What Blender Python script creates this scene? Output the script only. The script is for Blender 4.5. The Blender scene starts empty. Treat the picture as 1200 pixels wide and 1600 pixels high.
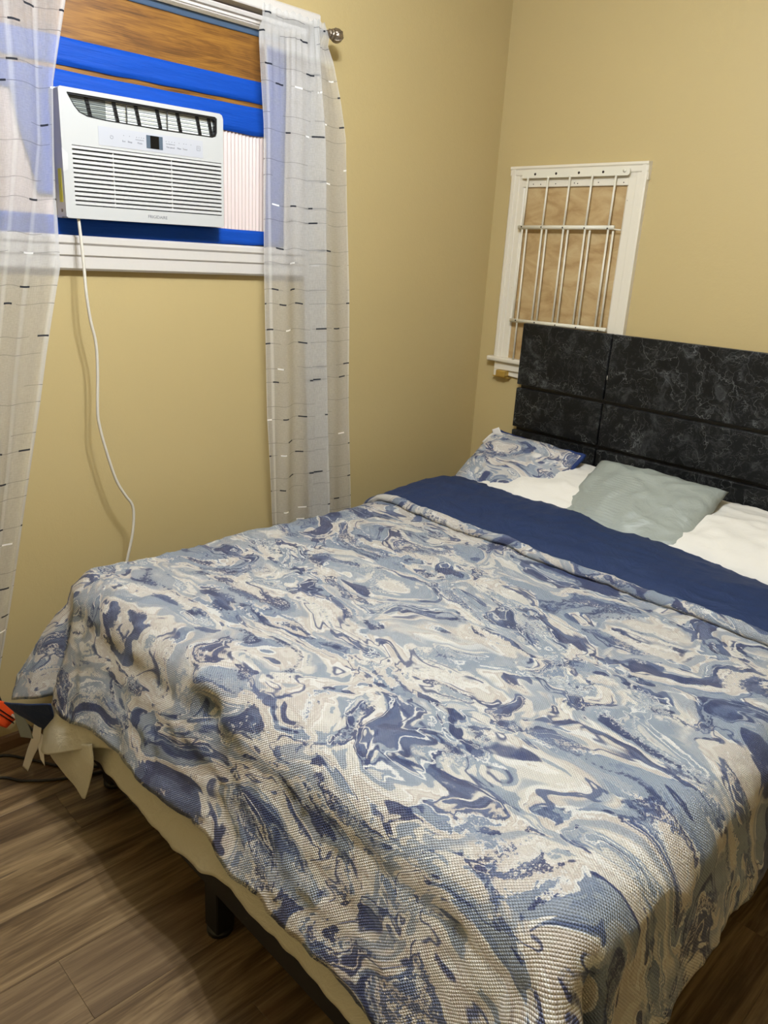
import bpy, bmesh, math, random
import numpy as np
from mathutils import Vector, Matrix, noise as mn
R = math.radians
SC = bpy.context.scene
COL = SC.collection

# ---------------------------------------------------------------- camera
cd = bpy.data.cameras.new('camera'); cam = bpy.data.objects.new('camera', cd); COL.objects.link(cam)
cd.sensor_fit = 'VERTICAL'; cd.sensor_height = 36.0; cd.lens = 36.0 * 1205.0 / 1600.0
cd.clip_start = 0.02
RW = np.array([[0.69385085, 0.7178835, 0.05669458], [0.2647606, -0.18109583, -0.94715686], [-0.66968114, 0.67219608, -0.31572077]])
m = Matrix(((RW[0][0], -RW[1][0], -RW[2][0], 2.2), (RW[0][1], -RW[1][1], -RW[2][1], -2.75386), (RW[0][2], -RW[1][2], -RW[2][2], 1.5), (0, 0, 0, 1)))
cam.matrix_world = m
SC.camera = cam
# ---------------------------------------------------------------- world, lamps, exposure
w = bpy.data.worlds.new('world'); SC.world = w; w.use_nodes = True
w.node_tree.nodes['Background'].inputs[0].default_value = (0.9, 0.85, 0.75, 1)
w.node_tree.nodes['Background'].inputs[1].default_value = 0.03
LX, LY, LZ = 1.30, -1.86, 2.46
for i, (dx, dy) in enumerate(((0.0, 0.085), (0.0, -0.085))):      # the two bulbs of the ceiling light
    ld = bpy.data.lights.new('ceiling_bulb', 'POINT'); ld.energy = 56.0; ld.shadow_soft_size = 0.018
    ld.color = (0.83, 0.895, 1.0)
    lo = bpy.data.objects.new('ceiling_bulb', ld); COL.objects.link(lo); lo.location = (LX + dx, LY + dy, LZ)
SC.view_settings.view_transform = 'Standard'
SC.view_settings.look = 'None'
SC.view_settings.exposure = 0.0
SC.view_settings.gamma = 1.0
SC.view_settings.use_curve_mapping = False

# ---------------------------------------------------------------- helpers
def link(o, parent=None):
    COL.objects.link(o)
    if parent is not None:
        o.parent = parent
        o.matrix_parent_inverse = Matrix.Translation(parent.location).inverted()
    return o
def empty(name, loc=(0, 0, 0)):
    o = bpy.data.objects.new(name, None); COL.objects.link(o); o.location = loc; o.empty_display_size = 0.05
    return o
def tag(o, label=None, cat=None, group=None, kind=None):
    if label: o['label'] = label
    if cat: o['category'] = cat
    if group: o['group'] = group
    if kind: o['kind'] = kind
    return o
def obj(name, bm, mat, parent=None, smooth=False, label=None):
    me = bpy.data.meshes.new(name); bm.normal_update(); bm.to_mesh(me); bm.free()
    for mm in (mat if isinstance(mat, (list, tuple)) else [mat]): me.materials.append(mm)
    if smooth:
        for p in me.polygons: p.use_smooth = True
    o = bpy.data.objects.new(name, me); link(o, parent)
    if label: o['label'] = label
    return o
def add_box(bm, a, b, bevel=0.0, seg=1, mat=None):
    lo = [min(a[i], b[i]) for i in range(3)]; hi = [max(a[i], b[i]) for i in range(3)]
    r = bmesh.ops.create_cube(bm, size=1.0)
    vs = r['verts']
    for v in vs:
        v.co = Vector([lo[i] + (v.co[i] + 0.5) * (hi[i] - lo[i]) for i in range(3)])
    if bevel > 0:
        es = list({e for v in vs for e in v.link_edges})
        r2 = bmesh.ops.bevel(bm, geom=es, offset=bevel, segments=seg, profile=0.5, affect='EDGES')
        vs = r2['verts']
    return vs
def box(name, a, b, mat, parent=None, bevel=0.0, seg=1, label=None, smooth=False):
    bm = bmesh.new(); add_box(bm, a, b, bevel, seg)
    return obj(name, bm, mat, parent, smooth, label)
def add_tube(bm, pts, r, n=8, caps=True):
    pts = [Vector(p) for p in pts]; rings = []
    up = Vector((0.13, 0.31, 0.94)).normalized()
    for i, p in enumerate(pts):
        t = (pts[min(i + 1, len(pts) - 1)] - pts[max(i - 1, 0)]).normalized()
        s = t.cross(up)
        if s.length < 1e-3: s = t.cross(Vector((1, 0, 0)))
        s.normalize(); q = s.cross(t)
        rr = r[i] if isinstance(r, (list, tuple)) else r
        rings.append([bm.verts.new(p + (s * math.cos(2 * math.pi * k / n) + q * math.sin(2 * math.pi * k / n)) * rr) for k in range(n)])
    for a, b in zip(rings, rings[1:]):
        for k in range(n): bm.faces.new((a[k], a[(k + 1) % n], b[(k + 1) % n], b[k]))
    if caps:
        bm.faces.new(rings[0][::-1]); bm.faces.new(rings[-1])
def tube(name, pts, r, mat, parent=None, n=8, label=None):
    bm = bmesh.new(); add_tube(bm, pts, r, n); return obj(name, bm, mat, parent, True, label)
def smooth_path(pts, sub=5):
    P = [Vector(p) for p in pts]; out = []
    for i in range(len(P) - 1):
        p0, p1, p2, p3 = P[max(i - 1, 0)], P[i], P[i + 1], P[min(i + 2, len(P) - 1)]
        for k in range(sub):
            t = k / sub
            out.append(0.5 * ((2 * p1) + (p2 - p0) * t + (2 * p0 - 5 * p1 + 4 * p2 - p3) * t * t + (3 * p1 - p0 - 3 * p2 + p3) * t ** 3))
    out.append(P[-1]); return out
def add_prism(bm, poly, axis, a, b):
    """extrude a 2-D polygon (list of (u, v)) along axis 0/1/2 from a to b"""
    def P(u, v, w_):
        return (w_, u, v) if axis == 0 else ((u, w_, v) if axis == 1 else (u, v, w_))
    A = [bm.verts.new(P(u, v, a)) for u, v in poly]; B = [bm.verts.new(P(u, v, b)) for u, v in poly]
    n = len(poly)
    bm.faces.new(A[::-1]); bm.faces.new(B)
    for i in range(n): bm.faces.new((A[i], A[(i + 1) % n], B[(i + 1) % n], B[i]))
    bmesh.ops.recalc_face_normals(bm, faces=bm.faces[:])
def prism(name, poly, axis, a, b, mat, parent=None, label=None, bevel=0):
    bm = bmesh.new(); add_prism(bm, poly, axis, a, b)
    if bevel: bmesh.ops.bevel(bm, geom=bm.edges[:], offset=bevel, segments=2, profile=0.5, affect='EDGES')
    return obj(name, bm, mat, parent, False, label)
def holed_plate(name, outer, holes, axis, a, b, mat, parent=None, label=None):
    """flat plate with holes; outer and holes are 2-D loops"""
    bm = bmesh.new()
    def P(u, v, w_):
        return (w_, u, v) if axis == 0 else ((u, w_, v) if axis == 1 else (u, v, w_))
    es = []
    for lp in [outer] + holes:
        vs = [bm.verts.new(P(u, v, a)) for u, v in lp]
        for i in range(len(vs)): es.append(bm.edges.new((vs[i], vs[(i + 1) % len(vs)])))
    bmesh.ops.triangle_fill(bm, edges=es, use_beauty=True)
    r = bmesh.ops.extrude_face_region(bm, geom=bm.faces[:])
    d = P(0, 0, b - a)
    for g in r['geom']:
        if isinstance(g, bmesh.types.BMVert): g.co += Vector(d)
    bmesh.ops.recalc_face_normals(bm, faces=bm.faces[:])
    return obj(name, bm, mat, parent, False, label)
def round_rect(u0, u1, v0, v1, r, n=5):
    out = []
    for (cu, cv, a0) in ((u1 - r, v1 - r, 0), (u0 + r, v1 - r, 90), (u0 + r, v0 + r, 180), (u1 - r, v0 + r, 270)):
        for k in range(n + 1):
            a = R(a0 + 90 * k / n); out.append((cu + r * math.cos(a), cv + r * math.sin(a)))
    return out
def nz(x, y, z=0.0): return mn.noise(Vector((x, y, z)))
def sstep(a, b, x):
    t = max(0.0, min(1.0, (x - a) / (b - a))); return t * t * (3 - 2 * t)
def lerp_table(tab, x):
    if x <= tab[0][0]: return tab[0][1]
    for (a, va), (b, vb) in zip(tab, tab[1:]):
        if x <= b: return va + (vb - va) * (x - a) / (b - a)
    return tab[-1][1]

# ---------------------------------------------------------------- materials
def srgb(r, g, b):
    f = lambda c: (c / 255.0) / 12.92 if c / 255.0 <= 0.04045 else ((c / 255.0 + 0.055) / 1.055) ** 2.4
    return (f(r), f(g), f(b), 1.0)
class NT:
    def __init__(s, name):
        s.m = bpy.data.materials.new(name); s.m.use_nodes = True; s.t = s.m.node_tree; s.N = s.t.nodes
        s.b = s.N['Principled BSDF']; s.out = s.N['Material Output']
    def n(s, typ, **kw):
        x = s.N.new(typ)
        for k, v in kw.items():
            if k == 'ins':
                for kk, vv in v.items():
                    if isinstance(vv, bpy.types.NodeSocket): s.t.links.new(vv, x.inputs[kk])
                    else: x.inputs[kk].default_value = vv
            else: setattr(x, k, v)
        return x
    def l(s, a, b): s.t.links.new(a, b)
    def math(s, op, a, b=None, c=None, clamp=False):
        x = s.N.new('ShaderNodeMath'); x.operation = op; x.use_clamp = clamp
        for i, v in enumerate((a, b, c)):
            if v is None: continue
            if isinstance(v, bpy.types.NodeSocket): s.t.links.new(v, x.inputs[i])
            else: x.inputs[i].default_value = v
        return x.outputs[0]
    def vm(s, op, a, b=None, scale=None):
        x = s.N.new('ShaderNodeVectorMath'); x.operation = op
        for i, v in enumerate((a, b)):
            if v is None: continue
            if isinstance(v, bpy.types.NodeSocket): s.t.links.new(v, x.inputs[i])
            else: x.inputs[i].default_value = v
        if scale is not None:
            if isinstance(scale, bpy.types.NodeSocket): s.t.links.new(scale, x.inputs['Scale'])
            else: x.inputs['Scale'].default_value = scale
        return x.outputs[0]
    def noise(s, vec, scale, detail=4, rough=0.55, dist=0.0, col=False):
        x = s.n('ShaderNodeTexNoise', ins={'Scale': scale, 'Detail': detail, 'Roughness': rough, 'Distortion': dist})
        if vec is not None: s.l(vec, x.inputs['Vector'])
        return x.outputs['Color' if col else 'Fac']
    def ramp(s, fac, stops, interp='LINEAR'):
        x = s.N.new('ShaderNodeValToRGB'); x.color_ramp.interpolation = interp
        e = x.color_ramp.elements
        while len(e) < len(stops): e.new(0.5)
        for i, (p, c) in enumerate(stops):
            e[i].position = p; e[i].color = c if len(c) == 4 else (*c, 1)
        s.l(fac, x.inputs[0]); return x.outputs[0]
    def mix(s, f, a, b, blend='MIX'):
        x = s.N.new('ShaderNodeMix'); x.data_type = 'RGBA'; x.blend_type = blend
        for k, v in ((0, f), (6, a), (7, b)):
            if isinstance(v, bpy.types.NodeSocket): s.l(v, x.inputs[k])
            else: x.inputs[k].default_value = v
        return x.outputs[2]
    def bump(s, h, strength=0.5, dist=0.01, prev=None):
        x = s.n('ShaderNodeBump', ins={'Strength': strength, 'Distance': dist}); s.l(h, x.inputs['Height'])
        if prev is not None: s.l(prev, x.inputs['Normal'])
        return x.outputs[0]
    def set(s, **kw):
        for k, v in kw.items():
            k = {'color': 'Base Color', 'rough': 'Roughness', 'metal': 'Metallic', 'spec': 'Specular IOR Level', 'normal': 'Normal', 'coat': 'Coat Weight', 'sheen': 'Sheen Weight'}.get(k, k)
            if isinstance(v, bpy.types.NodeSocket): s.l(v, s.b.inputs[k])
            else: s.b.inputs[k].default_value = v
        return s.m
def obco(t): return t.n('ShaderNodeTexCoord').outputs['Object']
def simple(name, col, rough=0.5, metal=0.0, bump=None, spec=0.5):
    t = NT(name); t.set(color=col, rough=rough, metal=metal, spec=spec)
    if bump:
        sc, st, ds = bump; t.set(normal=t.bump(t.noise(obco(t), sc, 3), st, ds))
    return t.m
def wall_mat(name, col):
    t = NT(name); co = t.n('ShaderNodeNewGeometry').outputs['Position']
    c = t.mix(t.math('MULTIPLY', t.noise(co, 1.3, 3), 0.25), col, tuple(x * 0.86 for x in col[:3]) + (1,))
    h = t.noise(co, 160, 3, 0.6); h2 = t.noise(co, 22, 4, 0.6)
    nb = t.bump(h, 0.10, 0.004, t.bump(h2, 0.10, 0.012))
    return t.set(color=c, rough=0.42, spec=0.35, normal=nb)
M = {}
M['wall'] = wall_mat('beige_wall_paint', srgb(187, 167, 118))
M['ceiling'] = simple('ceiling_paint', srgb(225, 220, 205), 0.8)
M['trim'] = simple('white_gloss_trim', srgb(206, 200, 192), 0.35, bump=(60, 0.08, 0.003))
def worn():
    t = NT('chipped_white_paint'); co = obco(t)
    n1 = t.noise(co, 42, 5, 0.7)
    f = t.math('GREATER_THAN', n1, 0.70)
    c = t.mix(f, srgb(221, 213, 194), srgb(128, 104, 78))
    return t.set(color=c, rough=0.45, normal=t.bump(n1, 0.25, 0.003))
M['worn'] = worn()
M['grille'] = simple('cream_metal_paint', srgb(222, 216, 196), 0.35)
M['dark_hole'] = simple('dark_hole', srgb(50, 36, 26), 0.8)
M['brass'] = simple('brass', srgb(190, 156, 78), 0.4, 0.55)
M['black_metal'] = simple('black_powder_coat', srgb(10, 10, 12), 0.6)
M['black_plastic'] = simple('black_plastic', srgb(22, 22, 24), 0.35)
M['ac_white'] = simple('ac_white_plastic', srgb(187, 187, 184), 0.38)
M['ac_grey'] = simple('ac_panel_grey', srgb(182, 183, 188), 0.3)
M['ac_louver'] = simple('ac_louver_white', srgb(197, 196, 193), 0.42)
M['ac_screen'] = simple('ac_display_black', srgb(14, 15, 17), 0.15)
M['ac_smoke'] = simple('ac_display_smoke', srgb(84, 96, 108), 0.2)
M['print'] = simple('grey_print', srgb(112, 112, 116), 0.6)
M['inner_light'] = simple('light_inner_plate', srgb(240, 244, 236), 0.35)
M['inner_grey'] = simple('grey_inner_plate', srgb(140, 146, 140), 0.4)
M['yellow'] = simple('yellow_label', srgb(196, 186, 30), 0.5)
M['cord'] = simple('cord_vinyl', srgb(206, 200, 186), 0.45)
M['black_cord'] = simple('black_cord', srgb(22, 20, 20), 0.5)
M['orange'] = simple('orange_tag', srgb(246, 84, 30), 0.55)
M['paper'] = simple('white_label_paper', srgb(232, 228, 222), 0.6)
M['pewter'] = simple('pewter', srgb(150, 138, 122), 0.3, 0.9, bump=(90, 0.8, 0.006))
M['rod'] = simple('brushed_rod', srgb(128, 116, 100), 0.35, 0.7)
def tape_mat(name, c1):
    t = NT(name); co = obco(t)
    v = t.n('ShaderNodeMapping', ins={'Vector': co, 'Scale': (1, 2.2, 22)}).outputs[0]
    n1 = t.noise(v, 3, 4, 0.6)
    c = t.mix(n1, tuple(x * 0.72 for x in c1[:3]) + (1,), c1)
    return t.set(color=c, rough=0.55, spec=0.2, normal=t.bump(n1, 0.5, 0.006))
M['tape'] = tape_mat('blue_masking_tape', srgb(9, 72, 172))
M['tape_grey'] = tape_mat('grey_blue_tape', srgb(78, 98, 122))
def wood_panel():
    t = NT('oak_print_board'); co = obco(t)
    v = t.n('ShaderNodeMapping', ins={'Vector': co, 'Scale': (1, 1.6, 13)}).outputs[0]
    n1 = t.noise(v, 2.6, 6, 0.62, 1.4)
    v2 = t.n('ShaderNodeMapping', ins={'Vector': co, 'Scale': (1, 3, 150)}).outputs[0]
    n2 = t.noise(v2, 3, 4, 0.6)
    f = t.math('ADD', t.math('MULTIPLY', n1, 0.55), t.math('MULTIPLY', n2, 0.45))
    c = t.ramp(f, [(0.34, srgb(76, 46, 14)), (0.45, srgb(112, 72, 24)), (0.55, srgb(136, 92, 32)), (0.7, srgb(152, 106, 42))])
    return t.set(color=c, rough=0.42)
M['oak'] = wood_panel()
def plywood():
    t = NT('plywood'); co = obco(t)
    v = t.n('ShaderNodeMapping', ins={'Vector': co, 'Scale': (2.2, 1, 5)}).outputs[0]
    n1 = t.noise(v, 3.5, 5, 0.6, 0.8); n2 = t.noise(co, 9, 4, 0.6)
    c = t.ramp(n1, [(0.3, srgb(156, 124, 80)), (0.5, srgb(178, 150, 104)), (0.7, srgb(192, 168, 124))])
    c = t.mix(t.math('MULTIPLY', t.ramp(n2, [(0.6, (0, 0, 0, 1)), (0.75, (1, 1, 1, 1))]), 0.35), c, srgb(140, 96, 60))
    return t.set(color=c, rough=0.6)
M['plywood'] = plywood()
def accordion():
    return simple('pleated_vinyl', srgb(214, 198, 192), 0.5)
M['pleat'] = accordion()
def plank_mat():
    t = NT('vinyl_plank'); co = obco(t)
    rnd = t.n('ShaderNodeObjectInfo').outputs['Random']
    off = t.n('ShaderNodeCombineXYZ', ins={'X': t.math('MULTIPLY', rnd, 37.0), 'Y': t.math('MULTIPLY', rnd, 91.0), 'Z': t.math('MULTIPLY', rnd, 13.0)}).outputs[0]
    c0 = t.vm('ADD', co, off)
    v = t.n('ShaderNodeMapping', ins={'Vector': c0, 'Scale': (9, 0.9, 1)}).outputs[0]
    n1 = t.noise(v, 1.6, 5, 0.62, 1.2)
    v2 = t.n('ShaderNodeMapping', ins={'Vector': c0, 'Scale': (60, 2.2, 1)}).outputs[0]
    n2 = t.noise(v2, 2.5, 4, 0.6, 0.4)
    f = t.math('ADD', t.math('MULTIPLY', n1, 0.72), t.math('MULTIPLY', n2, 0.28))
    c = t.ramp(f, [(0.34, srgb(46, 34, 21)), (0.45, srgb(90, 71, 47)), (0.55, srgb(126, 104, 74)), (0.66, srgb(156, 134, 100))])
    c = t.mix(t.math('MULTIPLY', rnd, 0.42), c, srgb(96, 78, 60))
    kn = t.ramp(t.noise(t.n('ShaderNodeMapping', ins={'Vector': c0, 'Scale': (26, 5, 1)}).outputs[0], 1.0, 2), [(0.72, (0, 0, 0, 1)), (0.78, (1, 1, 1, 1))])
    c = t.mix(t.math('MULTIPLY', kn, 0.7), c, srgb(52, 38, 26))
    return t.set(color=c, rough=0.38, spec=0.4, normal=t.bump(f, 0.12, 0.003))
M['plank'] = plank_mat()
def black_marble():
    t = NT('black_marble_laminate'); co = t.n('ShaderNodeNewGeometry').outputs['Position']
    wv = t.vm('SCALE', t.vm('SUBTRACT', t.noise(co, 4.5, 4, 0.6, col=True), (0.5, 0.5, 0.5)), scale=0.30)
    wv2 = t.vm('SCALE', t.vm('SUBTRACT', t.noise(co, 22, 3, 0.6, col=True), (0.5, 0.5, 0.5)), scale=0.06)
    p = t.vm('ADD', t.vm('ADD', co, wv), wv2)
    def vein(scale, wid):
        vo = t.n('ShaderNodeTexVoronoi', feature='DISTANCE_TO_EDGE', ins={'Vector': p, 'Scale': scale, 'Randomness': 1.0}).outputs['Distance']
        return t.ramp(vo, [(0.0, (1, 1, 1, 1)), (wid, (0, 0, 0, 1))])
    msk = t.ramp(t.noise(co, 7, 5, 0.65), [(0.42, (0, 0, 0, 1)), (0.66, (1, 1, 1, 1))])
    v = t.math('MULTIPLY', vein(12, 0.02), msk)
    v2 = t.math('MULTIPLY', vein(42, 0.06), t.ramp(t.noise(p, 14, 6, 0.75), [(0.50, (0, 0, 0, 1)), (0.70, (1, 1, 1, 1))]))
    blot = t.ramp(t.noise(p, 13, 7, 0.75), [(0.52, (0, 0, 0, 1)), (0.80, (1, 1, 1, 1))])
    base = t.mix(t.noise(p, 6, 5, 0.6), srgb(5, 6, 7), srgb(26, 27, 28))
    base = t.mix(t.math('MULTIPLY', blot, 0.8), base, srgb(88, 90, 90))
    tot = t.math('MULTIPLY', t.math('MAXIMUM', v, v2), 0.42)
    c = t.mix(tot, base, srgb(156, 158, 156))
    return t.set(color=c, rough=0.32, spec=0.28)
M['marble'] = black_marble()
def quilt_mat(name, use_uv=True, scale=1.0, waffle=1.0, off=(0, 0, 0)):
    t = NT(name)
    tc = t.n('ShaderNodeTexCoord'); co = tc.outputs['UV'] if use_uv else tc.outputs['Object']
    base = t.n('ShaderNodeMapping', ins={'Vector': co, 'Location': off, 'Rotation': (0, 0, R(18)), 'Scale': (1.0 * scale, 1.75 * scale, 1)}).outputs[0]
    w1 = t.vm('SCALE', t.vm('SUBTRACT', t.noise(base, 2.3, 1.5, 0.5, col=True), (0.5, 0.5, 0.5)), scale=0.85)
    p1 = t.vm('ADD', base, w1)
    w2 = t.vm('SCALE', t.vm('SUBTRACT', t.noise(p1, 5.0, 2, 0.5, col=True), (0.5, 0.5, 0.5)), scale=0.32)
    p2 = t.vm('ADD', p1, w2)
    edge = t.noise(co, 95, 4, 0.75)                       # dry-brush edges of the print
    em = t.ramp(t.noise(p1, 6, 2), [(0.46, (0, 0, 0, 1)), (0.62, (1, 1, 1, 1))])
    ed = t.math('MULTIPLY', t.math('SUBTRACT', edge, 0.5), t.math('ADD', t.math('MULTIPLY', em, 0.30), 0.03))
    A = t.math('ADD', t.noise(p2, 3.6, 3, 0.5), ed)
    B = t.math('ADD', t.noise(t.vm('ADD', p2, (7.3, 2.1, 0.4)), 5.0, 2.5, 0.5), ed)
    Cn = t.noise(t.vm('ADD', p2, (1.7, 9.1, 3.4)), 2.8, 3, 0.5)
    cream, white, beige = srgb(212, 207, 197), srgb(228, 226, 220), srgb(196, 186, 176)
    light, mid, slate, navy = srgb(142, 152, 165), srgb(112, 126, 150), srgb(78, 92, 126), srgb(44, 56, 98)
    c = t.ramp(A, [(0.0, light), (0.375, mid), (0.40, white), (0.42, beige), (0.455, cream), (0.49, beige), (0.505, white), (0.53, cream), (0.565, light), (0.60, light), (0.63, cream), (0.66, mid), (0.70, light)], 'CONSTANT')
    soft = t.ramp(A, [(0.38, light), (0.44, cream), (0.5, beige), (0.54, cream), (0.6, light)])
    c = t.mix(0.25, c, soft)
    g = t.ramp(Cn, [(0.40, (0, 0, 0, 1)), (0.44, (1, 1, 1, 1)), (0.475, (1, 1, 1, 1)), (0.485, (0, 0, 0, 1))])
    c = t.mix(t.math('MULTIPLY', g, 0.8), c, light)
    nv = t.ramp(B, [(0.0, (1, 1, 1, 1)), (0.385, (1, 1, 1, 1)), (0.395, (0, 0, 0, 1)), (0.580, (0, 0, 0, 1)), (0.590, (1, 1, 1, 1)), (0.622, (1, 1, 1, 1)), (0.63, (0, 0, 0, 1)), (0.645, (0, 0, 0, 1)), (0.65, (1, 1, 1, 1))])
    ncol = t.mix(t.ramp(t.noise(p2, 9, 3), [(0.48, (0, 0, 0, 1)), (0.54, (1, 1, 1, 1))]), navy, slate)
    c = t.mix(t.math('MULTIPLY', nv, 0.93), c, ncol)
    ln = t.ramp(t.math('ABSOLUTE', t.math('SUBTRACT', Cn, 0.53)), [(0.0, (1, 1, 1, 1)), (0.006, (1, 1, 1, 1)), (0.010, (0, 0, 0, 1))])
    lm = t.ramp(t.noise(p1, 8, 2), [(0.47, (0, 0, 0, 1)), (0.5, (1, 1, 1, 1))])
    c = t.mix(t.math('MULTIPLY', t.math('MULTIPLY', ln, lm), 0.9), c, srgb(62, 74, 112))
    wl = t.ramp(t.math('ABSOLUTE', t.math('SUBTRACT', A, 0.615)), [(0.0, (1, 1, 1, 1)), (0.004, (1, 1, 1, 1)), (0.008, (0, 0, 0, 1))])
    c = t.mix(t.math('MULTIPLY', wl, 0.9), c, white)
    # woven waffle relief, 1.1 cm cells
    sp = t.n('ShaderNodeSeparateXYZ', ins={'Vector': co})
    k = 2 * math.pi / 0.0066
    u = t.math('MULTIPLY', sp.outputs[0], k); v = t.math('MULTIPLY', sp.outputs[1], k * 1.25)
    a = t.math('ADD', u, v); b = t.math('SUBTRACT', u, v)
    h = t.math('MULTIPLY', t.math('ABSOLUTE', t.math('SINE', t.math('MULTIPLY', a, 0.5))), t.math('ABSOLUTE', t.math('SINE', t.math('MULTIPLY', b, 0.5))))
    nb = t.bump(h, 0.72 * waffle, 0.0030, t.bump(t.noise(co, 26, 4, 0.6), 0.35, 0.01))
    return t.set(color=c, rough=0.40, spec=0.55, normal=nb)
M['quilt'] = quilt_mat('marbled_quilt_print')
M['quilt_pillow'] = quilt_mat('marbled_pillow_print', True, 0.55, 0.55, (3.1, 1.4, 0))
def fabric(name, col, rough=0.75, sc=420, wr=0.4, spec=0.25):
    t = NT(name); co = obco(t)
    nb = t.bump(t.noise(co, sc, 2), 0.12, 0.001, t.bump(t.noise(co, 11, 5, 0.6, 0.8), wr, 0.02))
    return t.set(color=col, rough=rough, spec=spec, normal=nb)
M['navy'] = fabric('navy_lining', srgb(32, 48, 82), 0.66, spec=0.3)
M['navy_dark'] = fabric('navy_gusset', srgb(34, 52, 100), 0.6)
M['white_cotton'] = fabric('white_cotton', srgb(226, 222, 212), 0.7, wr=0.2)
M['sheet'] = fabric('off_white_sheet', srgb(206, 202, 186), 0.75)
def grey_pillow():
    t = NT('grey_green_satin'); tc = t.n('ShaderNodeTexCoord'); co = tc.outputs['UV']
    sp = t.n('ShaderNodeSeparateXYZ', ins={'Vector': co})
    u, v = sp.outputs[0], sp.outputs[1]
    row = t.math('FLOOR', t.math('MULTIPLY', v, 34.0)); 
    cu = t.math('FLOOR', t.math('MULTIPLY', t.math('ADD', u, t.math('MULTIPLY', t.math('FRACT', t.math('MULTIPLY', row, 0.37)), 0.16)), 9.0))
    fr = t.math('FRACT', t.math('MULTIPLY', v, 34.0))
    ln = t.math('SUBTRACT', 1.0, t.math('ABSOLUTE', t.math('SUBTRACT', t.math('MULTIPLY', fr, 2.0), 1.0)))
    rn = t.n('ShaderNodeTexWhiteNoise', noise_dimensions='2D')
    cx = t.n('ShaderNodeCombineXYZ', ins={'X': cu, 'Y': row}).outputs[0]; t.l(cx, rn.inputs['Vector'])
    msk = t.math('MULTIPLY', t.math('GREATER_THAN', u, 0.16), t.math('LESS_THAN', u, 0.50))
    msk = t.math('MULTIPLY', msk, t.math('MULTIPLY', t.math('GREATER_THAN', v, 0.10), t.math('LESS_THAN', v, 0.74)))
    h = t.math('MULTIPLY', t.math('MULTIPLY', t.math('POWER', ln, 3.0), msk), t.math('ADD', t.math('MULTIPLY', rn.outputs[0], 0.6), 0.4))
    nb = t.bump(h, 0.5, 0.003, t.bump(t.noise(co, 6, 4, 0.55, 0.9), 0.35, 0.02))
    return t.set(color=srgb(150, 156, 148), rough=0.42, spec=0.45, normal=nb)
M['grey_satin'] = grey_pillow()
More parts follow.
